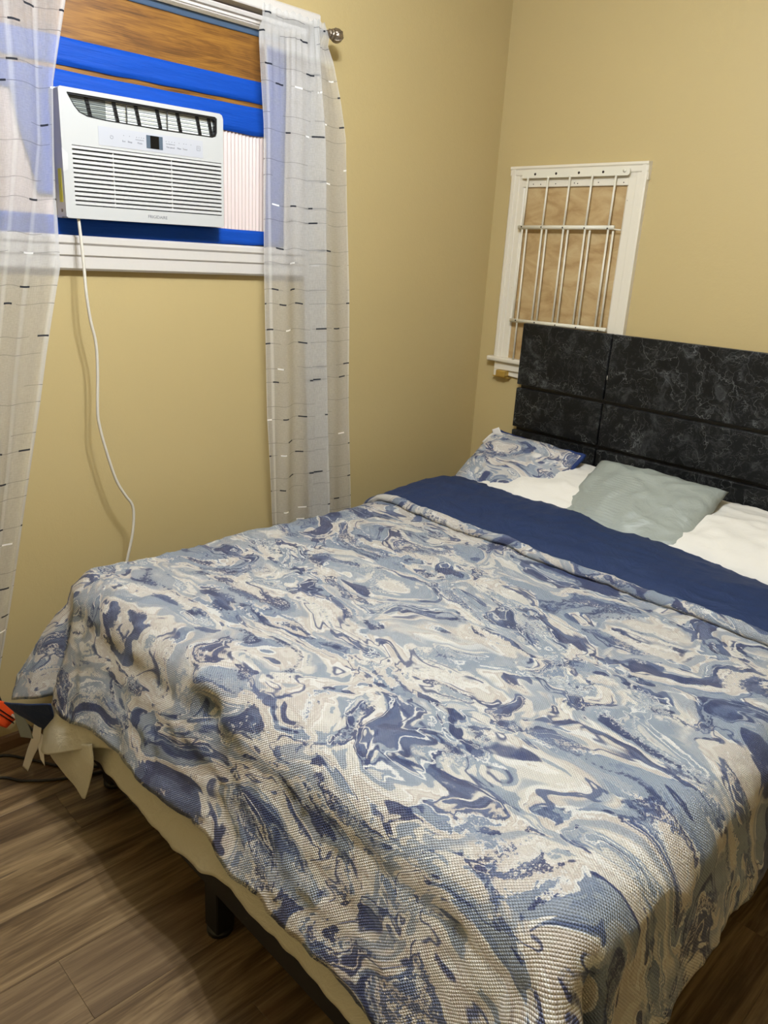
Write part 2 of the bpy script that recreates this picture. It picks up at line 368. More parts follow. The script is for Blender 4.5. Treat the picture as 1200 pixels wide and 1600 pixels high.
def sheer():
    t = NT('sheer_voile'); tc = t.n('ShaderNodeTexCoord'); sp = t.n('ShaderNodeSeparateXYZ', ins={'Vector': tc.outputs['UV']})
    u, v = sp.outputs[0], sp.outputs[1]
    per = 0.128
    def line(off, half):
        f = t.math('FRACT', t.math('DIVIDE', t.math('ADD', v, off), per))
        d = t.math('MULTIPLY', t.math('ABSOLUTE', t.math('SUBTRACT', f, 0.5)), per)
        row = t.math('FLOOR', t.math('DIVIDE', t.math('ADD', v, off), per))
        return t.math('LESS_THAN', d, half), row
    def dashes(off, seed):
        thin, row = line(off, 0.0009); thick, _ = line(off, 0.0024)
        rr = t.n('ShaderNodeTexWhiteNoise', noise_dimensions='2D'); t.l(t.n('ShaderNodeCombineXYZ', ins={'X': row, 'Y': seed}).outputs[0], rr.inputs['Vector'])
        us = t.math('ADD', u, rr.outputs[0])
        cell = t.math('FLOOR', t.math('MULTIPLY', us, 9.0)); fr = t.math('FRACT', t.math('MULTIPLY', us, 9.0))
        rc = t.n('ShaderNodeTexWhiteNoise', noise_dimensions='3D'); t.l(t.n('ShaderNodeCombineXYZ', ins={'X': cell, 'Y': row, 'Z': seed}).outputs[0], rc.inputs['Vector'])
        seg = t.math('LESS_THAN', t.math('ABSOLUTE', t.math('SUBTRACT', fr, 0.5)), 0.17)
        dark = t.math('MULTIPLY', t.math('MULTIPLY', thick, seg), t.math('GREATER_THAN', rc.outputs[0], 0.60))
        wht = t.math('MULTIPLY', t.math('MULTIPLY', thick, seg), t.math('LESS_THAN', rc.outputs[0], 0.13))
        tv = t.math('MULTIPLY', thin, t.math('GREATER_THAN', t.noise(t.n('ShaderNodeCombineXYZ', ins={'X': t.math('MULTIPLY', us, 6.0), 'Y': row, 'Z': seed}).outputs[0], 1.0, 1), 0.44))
        return dark, wht, tv
    d1, w1, t1 = dashes(0.0, 1.0); d2, w2, t2 = dashes(0.045, 5.0)
    dark = t.math('MAXIMUM', d1, d2); wht = t.math('MAXIMUM', w1, w2); thin = t.math('MAXIMUM', t1, t2)
    col = t.mix(t.math('MULTIPLY', thin, 0.75), srgb(214, 212, 208), srgb(92, 90, 92))
    col = t.mix(dark, col, srgb(52, 54, 60)); col = t.mix(wht, col, srgb(250, 248, 244))
    weave = t.noise(t.n('ShaderNodeMapping', ins={'Vector': tc.outputs['UV'], 'Scale': (420, 60, 1)}).outputs[0], 1.0, 2)
    weave2 = t.noise(t.n('ShaderNodeMapping', ins={'Vector': tc.outputs['UV'], 'Scale': (60, 420, 1)}).outputs[0], 1.0, 2)
    al = t.math('ADD', 0.29, t.math('MULTIPLY', t.math('ADD', weave, weave2), 0.16))
    at = t.n('ShaderNodeAttribute', attribute_name='dense')
    al = t.math('ADD', al, t.math('MULTIPLY', at.outputs['Fac'], 0.32))
    al = t.math('MAXIMUM', al, t.math('MAXIMUM', t.math('MAXIMUM', dark, wht), t.math('MULTIPLY', thin, 0.8)), clamp=True)
    df = t.n('ShaderNodeBsdfDiffuse', ins={'Color': col}).outputs[0]; tl = t.n('ShaderNodeBsdfTranslucent', ins={'Color': col}).outputs[0]
    ms = t.n('ShaderNodeMixShader', ins={0: 0.3}); t.l(df, ms.inputs[1]); t.l(tl, ms.inputs[2])
    tr = t.n('ShaderNodeBsdfTransparent').outputs[0]
    m2 = t.N.new('ShaderNodeMixShader'); t.l(al, m2.inputs[0]); t.l(tr, m2.inputs[1]); t.l(ms.outputs[0], m2.inputs[2])
    t.l(m2.outputs[0], t.out.inputs['Surface']); return t.m
M['sheer'] = sheer()
M['baseboard'] = simple('brown_shoe_moulding', srgb(112, 84, 56), 0.5, bump=(30, 0.2, 0.004))

# ---------------------------------------------------------------- room shell
RX, RY, RZ = 3.35, -3.6, 2.62
fl = box('floor', (-0.1, RY, -0.05), (RX, 0.1, -0.006), M['plank']); tag(fl, kind='structure')
plank_me = {}
rng = random.Random(4)
def plank(x0, x1, y0, y1):
    key = (round(x1 - x0, 4), round(y1 - y0, 4))
    if key not in plank_me:
        bm = bmesh.new(); add_box(bm, (0.0002, 0.0002, -0.006), (key[0] - 0.0002, key[1] - 0.0002, 0.0), 0.0006)
        me = bpy.data.meshes.new('plank'); bm.to_mesh(me); bm.free(); me.materials.append(M['plank']); plank_me[key] = me
    o = bpy.data.objects.new('plank', plank_me[key]); o.location = (x0, y0, 0); COL.objects.link(o); o.parent = fl
edges = [0.0] + [0.838 - 0.18 * k for k in range(4, -14, -1) if 0 < 0.838 - 0.18 * k < RX] + [RX]
for i in range(len(edges) - 1):
    y = RY - rng.choice((0.2, 0.5, 0.8, 1.0)) ; 
    y = RY - (i * 0.47) % 1.2
    while y < 0:
        a, b = max(y, RY), min(y + 1.22, 0.0)
        if b - a > 0.02: plank(edges[i], edges[i + 1], a, b)
        y += 1.22
tag(box('wall_left', (-0.12, RY, 0), (0, 0.12, RZ), M['wall']), kind='structure')
tag(box('wall_back', (0, 0, 0), (RX, 0.12, RZ), M['wall']), kind='structure')
tag(box('wall_right', (RX, RY, 0), (RX + 0.12, 0.12, RZ), M['wall']), kind='structure')
tag(box('wall_front', (-0.12, RY - 0.12, 0), (RX + 0.12, RY, RZ), M['wall']), kind='structure')
tag(box('ceiling', (-0.12, RY - 0.12, RZ), (RX + 0.12, 0.12, RZ + 0.1), M['ceiling']), kind='structure')
tag(prism('baseboard_left', [(0, 0), (0.016, 0), (0.016, 0.03), (0.010, 0.042), (0, 0.045)], 1, RY, 0.0, M['baseboard']), kind='structure')

# ---------------------------------------------------------------- window 1 (air conditioner window)
YC, YL, YR = -1.615, -2.12, -1.11
w1 = empty('window_1', (0.0, YC, 1.41)); tag(w1, kind='structure')
# head casing: stepped profile in (x, z)
def hprof(name, prof, y0, y1, mat=M['trim'], parent=w1): return prism(name, prof, 1, y0, y1, mat, parent)
hprof('head_casing', [(0, 2.142), (0.020, 2.142), (0.024, 2.150), (0.024, 2.158), (0.028, 2.164), (0.032, 2.170), (0.032, 2.198), (0.026, 2.203), (0, 2.203)], YL - 0.12, YR + 0.12)
hprof('window_stop', [(0, 2.116), (0.016, 2.116), (0.016, 2.122), (0.012, 2.124), (0.012, 2.129), (0.017, 2.131), (0.017, 2.137), (0.010, 2.139), (0.010, 2.142), (0, 2.142)], YL, YR)
hprof('sill_board', [(0, 1.412), (0.020, 1.412), (0.026, 1.418), (0.026, 1.448), (0.031, 1.453), (0.031, 1.478), (0.036, 1.484), (0.036, 1.497), (0.028, 1.503), (0, 1.503)], YL - 0.12, YR + 0.085)
for (a, b) in ((YL - 0.12, YL), (YR, YR + 0.12)):
    s = 1 if a > -1.5 else -1
    i, o_ = (a, b) if s > 0 else (b, a)
    prism('side_casing', [(0, i), (0.018, i), (0.018, i + s * 0.02), (0.023, i + s * 0.03), (0.023, i + s * 0.075), (0.030, i + s * 0.085), (0.030, i + s * 0.112), (0.024, o_), (0, o_)], 2, 1.503, 2.142, M['trim'], w1)
box('wood_board', (0.002, YL, 1.845), (0.010, YR, 2.116), M['oak'], w1)
def tape(name, y0, y1, z0l, z0r, z1l, z1r, x=0.0125, mat=M['tape'], jag=0.0, seed=0, n=40, label=None):
    bm = bmesh.new(); rows = []
    for i in range(n + 1):
        f = i / n; y = y0 + (y1 - y0) * f
        a = z0l + (z0r - z0l) * f + jag * nz(y * 14, seed, 1); b = z1l + (z1r - z1l) * f + jag * 0.4 * nz(y * 9, seed, 5)
        rows.append([bm.verts.new((x + 0.0015 * nz(y * 22, k * 1.7, seed), y, a + (b - a) * k / 4)) for k in range(5)])
    for r0, r1 in zip(rows, rows[1:]):
        for k in range(4): bm.faces.new((r0[k], r1[k], r1[k + 1], r0[k + 1]))
    r = bmesh.ops.extrude_face_region(bm, geom=bm.faces[:])
    for g in r['geom']:
        if isinstance(g, bmesh.types.BMVert): g.co.x += 0.0008
    bmesh.ops.recalc_face_normals(bm, faces=bm.faces[:])
    return obj(name, bm, mat, w1, True, label)
tape('masking_tape', YL, YR, 2.098, 2.098, 2.118, 2.119, mat=M['tape_grey'], jag=0.001, seed=3, label='grey-blue tape strip under the head casing')
tape('masking_tape', YL, YR, 1.909, 1.918, 1.976, 1.978, jag=0.002, seed=7, label='upper blue tape strip')
tape('masking_tape', YL, YR, 1.838, 1.824, 1.897, 1.905, x=0.0175, jag=0.006, seed=11, label='lower blue tape strip just above the air conditioner')
tape('masking_tape', YL, YR, 1.492, 1.508, 1.552, 1.549, x=0.019, jag=0.004, seed=17, label='blue tape strip along the sill')
def vtape(y0a, y1a, y0b, y1b, z0, z1, x, seed):
    bm = bmesh.new(); rows = []
    n = 24
    for i in range(n + 1):
        f = i / n; z = z0 + (z1 - z0) * f
        a = y0a + (y0b - y0a) * f + 0.004 * nz(z * 10, seed); b = y1a + (y1b - y1a) * f + 0.003 * nz(z * 8, seed, 4)
        rows.append([bm.verts.new((x + 0.0012 * nz(z * 20, k, seed), a + (b - a) * k / 3, z)) for k in range(4)])
    for r0, r1 in zip(rows, rows[1:]):
        for k in range(3): bm.faces.new((r0[k], r0[k + 1], r1[k + 1], r1[k]))
    r = bmesh.ops.extrude_face_region(bm, geom=bm.faces[:])
    for g in r['geom']:
        if isinstance(g, bmesh.types.BMVert): g.co.x += 0.0008
    bmesh.ops.recalc_face_normals(bm, faces=bm.faces[:])
    return obj('masking_tape', bm, M['tape'], w1, True)
vtape(-1.185, -1.115, -1.185, -1.112, 1.505, 2.08, 0.0205, 2)['label'] = 'upright blue tape strip beside the right curtain'
vtape(-1.905, -1.865, -1.955, -1.85, 1.60, 1.84, 0.0215, 5)['label'] = 'blue tape wedge left of the air conditioner'

# ---------------------------------------------------------------- air conditioner
XF, AY, AZ, AW, AH = 0.078, -1.858, 1.545, 0.478, 0.308
ac = empty('air_conditioner', (0.03, AY + AW / 2, AZ))
tag(ac, 'white window air conditioner taped into the left window with blue tape', 'air conditioner')
def au(w_, h_): return (AY + AW * w_, AZ + AH * h_ + 0.006 * w_)
prism('housing', [au(0.0, 0.0), au(1.0, 0.0), au(1.0, 1.0), au(0.0, 1.0)], 0, 0.022, 0.050, M['ac_white'], ac)
outer = [au(*p) for p in ((0.0, 0.012), (0.012, 0.0), (0.988, 0.0), (1.0, 0.015), (1.0, 0.955), (0.992, 0.988), (0.975, 1.0), (0.012, 1.0), (0.0, 0.985))]
vent = [au(*p) for p in ((0.045, 0.965), (0.945, 0.965), (0.958, 0.95), (0.958, 0.83), (0.95, 0.80), (0.925, 0.785), (0.60, 0.782), (0.25, 0.79), (0.15, 0.80), (0.105, 0.825), (0.078, 0.87), (0.045, 0.955))]
intake = [au(*p) for p in ((0.055, 0.105), (0.985, 0.105), (0.985, 0.575), (0.055, 0.575))]
holed_plate('front_bezel', outer, [vent, intake], 0, 0.050, XF, M['ac_white'], ac)
# top vent
prism('vent_back_plate', [au(0.04, 0.77), au(0.97, 0.77), au(0.97, 0.985), au(0.04, 0.985)], 0, 0.0505, 0.062, M['inner_light'], ac, 'light plate behind the top vent')
prism('vent_side_plate', [au(0.04, 0.775), au(0.27, 0.775), au(0.27, 0.97), au(0.04, 0.97)], 0, 0.0621, 0.0628, M['inner_grey'], ac)
vin = []
cy_, cz_ = sum(p[0] for p in vent) / len(vent), sum(p[1] for p in vent) / len(vent)
for p in vent: vin.append((cy_ + (p[0] - cy_) * 0.975, cz_ + (p[1] - cz_) * 0.84))
holed_plate('vent_frame', [(cy_ + (p[0] - cy_) * 1.002, cz_ + (p[1] - cz_) * 1.002) for p in vent], [vin], 0, 0.060, XF - 0.003, M['black_plastic'], ac)
for k in range(5):
    h_ = 0.815 + 0.03 * k
    l_ = 0.105 if k == 0 else (0.085 - 0.008 * k)
    a, b = au(l_, h_), au(0.95, h_)
    bm = bmesh.new(); add_tube(bm, [(0.0705, a[0], a[1]), (0.0705, b[0], b[1])], 0.0009, 5)
    obj('vent_vane', bm, M['black_plastic'], ac)
for f in (0.17, 0.325, 0.455, 0.585, 0.715, 0.845, 0.925):
    a, b = au(f + 0.012, 0.79), au(f - 0.012, 0.965)
    bm = bmesh.new()
    w_ = 0.0045
    add_prism(bm, [(a[0] - w_, a[1]), (a[0] + w_, a[1]), (b[0] + w_, b[1]), (b[0] - w_, b[1])], 0, 0.0622, 0.067)
    obj('vent_fin', bm, M['black_plastic'], ac)
for f in (0.385, 0.635):
    a, b = au(f, 0.79), au(f, 0.965)
    bm = bmesh.new(); add_tube(bm, [(0.070, a[0], a[1]), (0.070, b[0], b[1])], 0.0016, 5); obj('vent_strut', bm, M['black_plastic'], ac)
# control panel with display and print
cp = prism('control_panel', [au(0.205, 0.598), au(0.855, 0.598), au(0.855, 0.745), au(0.205, 0.745)], 0, XF - 0.004, XF + 0.0008, M['ac_grey'], ac)
dp = prism('display', [au(0.488, 0.622), au(0.590, 0.622), au(0.590, 0.728), au(0.488, 0.728)], 0, XF, XF + 0.0016, M['ac_smoke'], cp)
prism('display_glass', [au(0.512, 0.624), au(0.566, 0.624), au(0.566, 0.726), au(0.512, 0.726)], 0, XF, XF + 0.0022, M['ac_screen'], cp)
def text(s_, w_, h_, size, mat, parent, name='lettering', x=XF + 0.001):
    cu = bpy.data.curves.new('t', 'FONT'); cu.body = s_; cu.size = size; cu.align_x = 'CENTER'; cu.align_y = 'CENTER'; cu.extrude = 0.0002; cu.resolution_u = 3
    o = bpy.data.objects.new('t', cu); COL.objects.link(o); bpy.context.view_layer.update()
    me = bpy.data.meshes.new_from_object(o.evaluated_get(bpy.context.evaluated_depsgraph_get()))
    bpy.data.objects.remove(o); bpy.data.curves.remove(cu)
    y, z = au(w_, h_)
    mt = Matrix(((0, 0, 1, x), (1, 0, 0, y), (0, 1, 0, z), (0, 0, 0, 1))); me.transform(mt)
    me.materials.clear(); me.materials.append(mat); me.name = name
    return link(bpy.data.objects.new(name, me), parent)
text('FRIGIDAIRE', 0.545, 0.052, 0.0118, M['print'], ac, 'maker_lettering', XF + 0.0002)
for s_, w_, h_ in (('Eco', 0.352, 0.652), ('Sleep', 0.388, 0.652), ('Mode', 0.448, 0.652), ('Fan speed', 0.640, 0.652), ('Filter', 0.696, 0.652), ('Timer', 0.735, 0.652)):
    text(s_, w_, h_, 0.0062, M['print'], cp)
for s_, w_ in (('Cool Eco Fan Dry', 0.447), ('Auto High Med Low', 0.640)): text(s_, w_, 0.678, 0.0034, M['print'], cp)
for w_ in (0.352, 0.386, 0.428, 0.443, 0.458, 0.472, 0.612, 0.630, 0.648, 0.666, 0.696, 0.727, 0.743, 0.775):
    y, z = au(w_, 0.697); box('indicator_dot', (XF, y - 0.0008, z - 0.0008), (XF + 0.0013, y + 0.0008, z + 0.0008), M['print'], cp)
# power symbol (ring and stroke) and the square remote symbol
bm = bmesh.new(); y, z = au(0.281, 0.672)
add_tube(bm, [(XF + 0.0009, y + 0.0042 * math.cos(R(120 + 300 * k / 14 - 0)), z + 0.0042 * math.sin(R(120 + 300 * k / 14))) for k in range(15)], 0.0005, 5)
add_tube(bm, [(XF + 0.0009, y, z + 0.001), (XF + 0.0009, y, z + 0.0045)], 0.0005, 5); obj('power_symbol', bm, M['print'], cp)
bm = bmesh.new(); y, z = au(0.826, 0.676)
for a_, b_ in (((-1, -1), (1, -1)), ((1, -1), (1, 1)), ((1, 1), (-1, 1)), ((-1, 1), (-1, -1)), ((-0.6, -0.2), (0.6, -0.2)), ((-0.6, 0.4), (0.3, 0.4))):
    add_tube(bm, [(XF + 0.0009, y + a_[0] * 0.0052, z + a_[1] * 0.0058), (XF + 0.0009, y + b_[0] * 0.0052, z + b_[1] * 0.0058)], 0.0004, 5)
obj('remote_symbol', bm, M['print'], cp)
# intake louvres
prism('intake_back', [au(0.03, 0.09), au(0.99, 0.09), au(0.99, 0.59), au(0.03, 0.59)], 0, 0.0502, 0.0515, M['black_plastic'], ac)
prism('filter_light_patch', [au(0.05, 0.10), au(0.235, 0.10), au(0.20, 0.58), au(0.05, 0.58)], 0, 0.0516, 0.053, M['inner_grey'], ac)  # paler grey patch paints in the light coming through the filter at the left
NL = 13
for k in range(NL):
    h0 = 0.118 + (0.575 - 0.118) * k / (NL - 0.35)
    a0, b0 = au(0.052, h0), au(0.988, h0)
    bm = bmesh.new(); T = 0.0050
    v = []
    for (yy, zz, sl) in ((a0[0], a0[1], 1), (b0[0], b0[1], 1)):
        v.append([bm.verts.new((XF - 0.0005, yy, zz - 0.0012)), bm.verts.new((XF - 0.0005, yy, zz + T)), bm.verts.new((0.056, yy, zz + T + 0.006)), bm.verts.new((0.056, yy, zz + T + 0.0035))])
    for j in range(4): bm.faces.new((v[0][j], v[0][(j + 1) % 4], v[1][(j + 1) % 4], v[1][j]))
    bm.faces.new(v[0][::-1]); bm.faces.new(v[1]); bmesh.ops.recalc_face_normals(bm, faces=bm.faces[:])
    obj('louver', bm, M['ac_louver'], ac)
for f in (0.288, 0.648):
    a, b = au(f, 0.11), au(f, 0.57); bm = bmesh.new(); add_box(bm, (0.058, a[0] - 0.0012, a[1]), (XF - 0.003, a[0] + 0.0012, b[1])); obj('louver_support', bm, M['ac_louver'], ac)
# side details
box('energy_label', (0.045, AY - 0.0012, 1.583), (0.064, AY + 0.0002, 1.664), M['yellow'], ac, label='yellow-green energy label on the left side')
tube('side_screw', [(0.055, AY - 0.002, 1.563), (0.055, AY + 0.001, 1.563)], 0.004, M['pewter'], ac)
prism('finger_notch', [(AY - 0.001, 1.655), (AY + 0.012, 1.662), (AY + 0.014, 1.70), (AY - 0.001, 1.712)], 0, XF - 0.0008, XF + 0.0012, M['ac_louver'], ac)
# pleated side panels
def pleats(y0, y1, z0, z1, n):
    bm = bmesh.new(); pr = []
    for i in range(2 * n + 1):
        y = y0 + (y1 - y0) * i / (2 * n); x = 0.010 if i % 2 == 0 else 0.0148
        pr.append((bm.verts.new((x, y, z0)), bm.verts.new((x, y, z1))))
    for a, b in zip(pr, pr[1:]): bm.faces.new((a[0], b[0], b[1], a[1]))
    r = bmesh.ops.extrude_face_region(bm, geom=bm.faces[:])
    for g in r['geom']:
        if isinstance(g, bmesh.types.BMVert): g.co.x -= 0.0015
    bmesh.ops.recalc_face_normals(bm, faces=bm.faces[:])
    return obj('accordion_panel', bm, M['pleat'], ac, False, 'pinkish white pleated side panel')
pleats(-1.385, -1.15, 1.54, 1.85, 18); pleats(-2.09, -1.86, 1.54, 1.85, 18)
# power cord
cp_ = [(0.060, -1.822, 1.560), (0.065, -1.821, 1.543), (0.066, -1.816, 1.451), (0.066, -1.813, 1.352), (0.066, -1.806, 1.283), (0.066, -1.795, 1.222), (0.066, -1.795, 1.142), (0.066, -1.802, 1.032), (0.066, -1.798, 0.984), (0.066, -1.784, 0.916), (0.066, -1.759, 0.824), (0.066, -1.732, 0.769), (0.066, -1.713, 0.739), (0.066, -1.708, 0.703), (0.066, -1.715, 0.642), (0.066, -1.731, 0.581), (0.066, -1.742, 0.541), (0.07, -1.78, 0.40), (0.075, -1.86, 0.2), (0.08, -1.95, 0.03)]
cp_ = [cp_[0]] + [(x + 0.020 * sstep(1.543, 1.35, z) if z > 0.5 else x + 0.02, y - 0.0086 * sstep(1.543, 1.35, z), z) for x, y, z in cp_[1:]]
tube('power_cord', smooth_path(cp_, 5), 0.0042, M['cord'], ac, 8, 'long off-white cord hanging from the unit')

# ---------------------------------------------------------------- window 2 (boarded window with bars)
w2 = empty('window_2', (0.38, 0.0, 1.03)); tag(w2, kind='structure')
box('plywood_board', (0.13, -0.008, 1.09), (0.64, -0.001, 1.815), M['plywood'], w2)
def side2(x_out, x_in, z0, z1, bow):
    s = 1 if x_in > x_out else -1; w_ = abs(x_in - x_out)
    pr = [(x_out, 0.0), (x_out, -0.020), (x_out + s * 0.006, -0.024), (x_out + s * 0.020, -0.024), (x_out + s * 0.023, -0.019), (x_out + s * 0.038, -0.019), (x_out + s * 0.041, -0.015), (x_out + s * (w_ - 0.006), -0.015), (x_in, -0.011), (x_in, 0.0)]
    return prism('side_casing', pr, 2, z0, z1, M['worn'], w2)
side2(0.094, 0.164, 1.106, 1.862, 0); side2(0.694, 0.618, 1.106, 1.862, 0)
prism('head_casing', [(0.0, 1.808), (-0.013, 1.808), (-0.015, 1.815), (-0.018, 1.832), (-0.022, 1.836), (-0.022, 1.855), (-0.026, 1.860), (-0.026, 1.868), (0.0, 1.870)], 0, 0.090, 0.698, M['worn'], w2)
box('inner_stop', (0.155, -0.018, 1.790), (0.625, -0.008, 1.812), M['worn'], w2, 0.002)
for k, (x_, z_) in enumerate(((0.205, 1.801), (0.24, 1.800), (0.31, 1.801), (0.395, 1.802), (0.41, 1.800), (0.50, 1.802), (0.605, 1.80))):
    tube('nail_hole', [(x_, -0.0178, z_), (x_, -0.0186, z_)], 0.0022, M['dark_hole'], w2)
bm = bmesh.new(); add_box(bm, (0.070, -0.040, 1.090), (0.70, 0.0, 1.110), 0.005, 2)
for v in bm.verts: v.co.z += 0.003 * nz(v.co.x * 11, v.co.y * 30)
obj('window_stool', bm, M['worn'], w2, True)
box('apron', (0.103, -0.022, 1.056), (0.70, 0.0, 1.090), M['worn'], w2, 0.002)
prism('apron_end', [(0.103, 1.056), (0.135, 1.056), (0.128, 1.030), (0.105, 1.028)], 1, -0.020, 0.0, M['worn'], w2)
prism('apron_lower_strip', [(0.160, 1.056), (0.70, 1.050), (0.70, 1.006), (0.185, 1.034), (0.165, 1.038)], 1, -0.012, 0.0, M['worn'], w2)
lk = box('sash_lock', (0.128, -0.040, 1.028), (0.178, -0.006, 1.056), M['brass'], w2, 0.004, 2, 'dull brass lock under the sill')
prism('lock_plate', [(0.100, 1.029), (0.185, 1.027), (0.185, 1.022), (0.100, 1.024)], 1, -0.022, 0.0, M['brass'], w2)
# bars
gr = empty('window_bars', (0.39, -0.03, 1.11))
tag(gr, 'cream painted steel security bars over the boarded window behind the headboard', 'window bars')
YB = -0.036
bm = bmesh.new(); pr = round_rect(0.158, 0.632, 1.822, 1.848, 0.008, 4); add_prism(bm, pr, 1, -0.034, -0.028)
obj('top_rail', bm, M['grille'], gr)
for x_ in (0.220, 0.318, 0.420, 0.524): tube('screw_hole', [(x_, -0.0335, 1.836), (x_, -0.0348, 1.836)], 0.0048, M['dark_hole'], gr)
tube('screw', [(0.612, -0.034, 1.838), (0.612, -0.037, 1.838)], 0.006, M['grille'], gr)
for nm, z_, x0, x1 in (('middle_rail', 1.640, 0.168, 0.603), ('bottom_rail', 1.272, 0.176, 0.628)):
    bm = bmesh.new(); add_tube(bm, [(x0, YB, z_ - 0.002), (x1, YB, z_ + 0.004)], 0.0078, 12)
    r_ = obj(nm, bm, M['grille'], gr, True)
    xs = (0.187, 0.283, 0.383, 0.480, 0.579)
    for x_ in xs:
        xx = x_ + (0.020 if z_ < 1.5 else 0.0)
        tube('bar_hole', [(xx, YB - 0.0070, z_), (xx, YB - 0.0086, z_)], 0.0030, M['dark_hole'], r_)
tube('rail_end_rod', [(0.600, YB, 1.638), (0.630, YB, 1.636)], 0.0025, M['grille'], gr)
for k, x_ in enumerate((0.187, 0.283, 0.383, 0.480, 0.579)):
    tube('bar', [(x_, YB, 1.640), (x_, YB + 0.003, 1.828)], 0.0042, M['grille'], gr)
    tube('bar', [(x_ + 0.001, YB, 1.272), (x_, YB, 1.640)], 0.0040, M['grille'], gr)
    tube('bar', [(x_ + 0.0245, YB, 1.272 if k else 1.108), (x_ + 0.0215 if k else x_ + 0.022, YB, 1.632)], 0.0040, M['grille'], gr)

# ---------------------------------------------------------------- curtain rod
ROD = (0.092, 2.140)
cr = empty('curtain_rod', (ROD[0], YC, ROD[1])); tag(cr, 'thin pewter curtain rod with carved round finial over the left window', 'curtain rod')
tube('rod', [(ROD[0], -2.45, ROD[1]), (ROD[0], -1.005, ROD[1])], 0.0075, M['rod'], cr, 12)
bm = bmesh.new()
pf = [(-1.008, 0.008), (-1.004, 0.0125), (-1.000, 0.0125), (-0.998, 0.009), (-0.996, 0.013), (-0.993, 0.014), (-0.990, 0.016)]
for k in range(9):
    a = R(-60 + 150 * k / 8); pf.append((-0.972 + 0.020 * math.sin(a), 0.020 * math.cos(a) + 0.0005))
add_tube(bm, [(ROD[0], y, ROD[1]) for y, r_ in pf], [r_ for y, r_ in pf], 20); fin = obj('finial', bm, M['pewter'], cr, True)
for k in range(5):                                     # raised carved swirls on the ball
    pts = []
    for j in range(9):
        a = R(-50 + 120 * j / 8); b = R(72 * k + 60 * j / 8)
        pts.append((ROD[0] + 0.0205 * math.cos(a) * math.cos(b), -0.972 + 0.0205 * math.sin(a), ROD[1] + 0.0205 * math.cos(a) * math.sin(b)))
    tube('finial_swirl', pts, 0.0018, M['pewter'], fin, 6)
for y in (-1.03, -2.2):
    bm = bmesh.new(); add_tube(bm, [(0.0, y, ROD[1] - 0.012), (0.05, y, ROD[1] - 0.016), (ROD[0], y, ROD[1] - 0.010)], 0.004, 8); add_box(bm, (0.032, y - 0.012, ROD[1] - 0.035), (0.036, y + 0.012, ROD[1] + 0.012))
    obj('rod_bracket', bm, M['rod'], cr, True)

# ---------------------------------------------------------------- sheer curtains
def curtain(name, nodes, widths, ztop, zbot, hems, label, zs=110, sub=12, seed=0, uoff=0.0):
    """nodes: list of (table z->y, table z->x); widths: cloth length at each node; hems: cloth u ranges that are doubled"""
    root = empty(name, (0.09, -1.1 if seed else -2.0, zbot)); tag(root, label, 'curtain', 'sheer curtains at the left window')
    n = len(nodes); cols = []
    for i in range(n - 1):
        for k in range(sub): cols.append(i + k / sub)
    cols.append(n - 1.0)
    bm = bmesh.new(); uvl = bm.loops.layers.uv.new('UVMap'); dl = bm.verts.layers.float.new('dense')
    grid = []; UVs = {}
    for r_ in range(zs + 1):
        z = ztop + (zbot - ztop) * r_ / zs; row = []
        for c in cols:
            i = min(int(c), n - 2); f = c - i
            idx = [max(i - 1, 0), i, i + 1, min(i + 2, n - 1)]
            P = [Vector((lerp_table(nodes[j][1], -z), lerp_table(nodes[j][0], -z), 0)) for j in idx]
            t = f
            p = 0.5 * ((2 * P[1]) + (P[2] - P[0]) * t + (2 * P[0] - 5 * P[1] + 4 * P[2] - P[3]) * t * t + (3 * P[1] - P[0] - 3 * P[2] + P[3]) * t ** 3)
            u = widths[i] + (widths[i + 1] - widths[i]) * f + uoff
            g = sstep(0.0, 0.35, ztop - z)
            p.x += g * (0.004 * math.sin(u * 60 + 2.1 * nz(z * 1.2, seed)) + 0.006 * nz(u * 14, z * 2.2, seed)) + (1 - g) * 0.004 * math.sin(u * 190 + seed)
            p.y += 0.004 * nz(z * 3.1, u * 5, seed + 9)
            p.z = z + (0.004 * math.sin(u * 150) if r_ == 0 else 0) + 0.003 * math.sin(u * 40)
            # header wraps over the rod
            dz = z - ROD[1]
            if abs(dz) < 0.03: p.x = max(p.x, ROD[0] + 0.010 + 0.002 * math.sin(u * 190))
            v = bm.verts.new(p); 
            d = 0.0
            for (a, b, s_) in hems:
                if a <= u - uoff <= b: d = max(d, s_)
            if z > ztop - 0.10: d = max(d, 0.75)
            v[dl] = d; UVs[v] = (u, ztop - z); row.append(v)
        grid.append(row)
    for r0, r1 in zip(grid, grid[1:]):
        for k in range(len(cols) - 1):
            f = bm.faces.new((r0[k], r1[k], r1[k + 1], r0[k + 1]))
            for lp in f.loops: lp[uvl].uv = UVs[lp.vert]
    bm.normal_update()
    o = obj('curtain_panel', bm, M['sheer'], root, True)
    return root
def T(*pairs): return [(-z, v) for z, v in pairs]
hz = 2.16
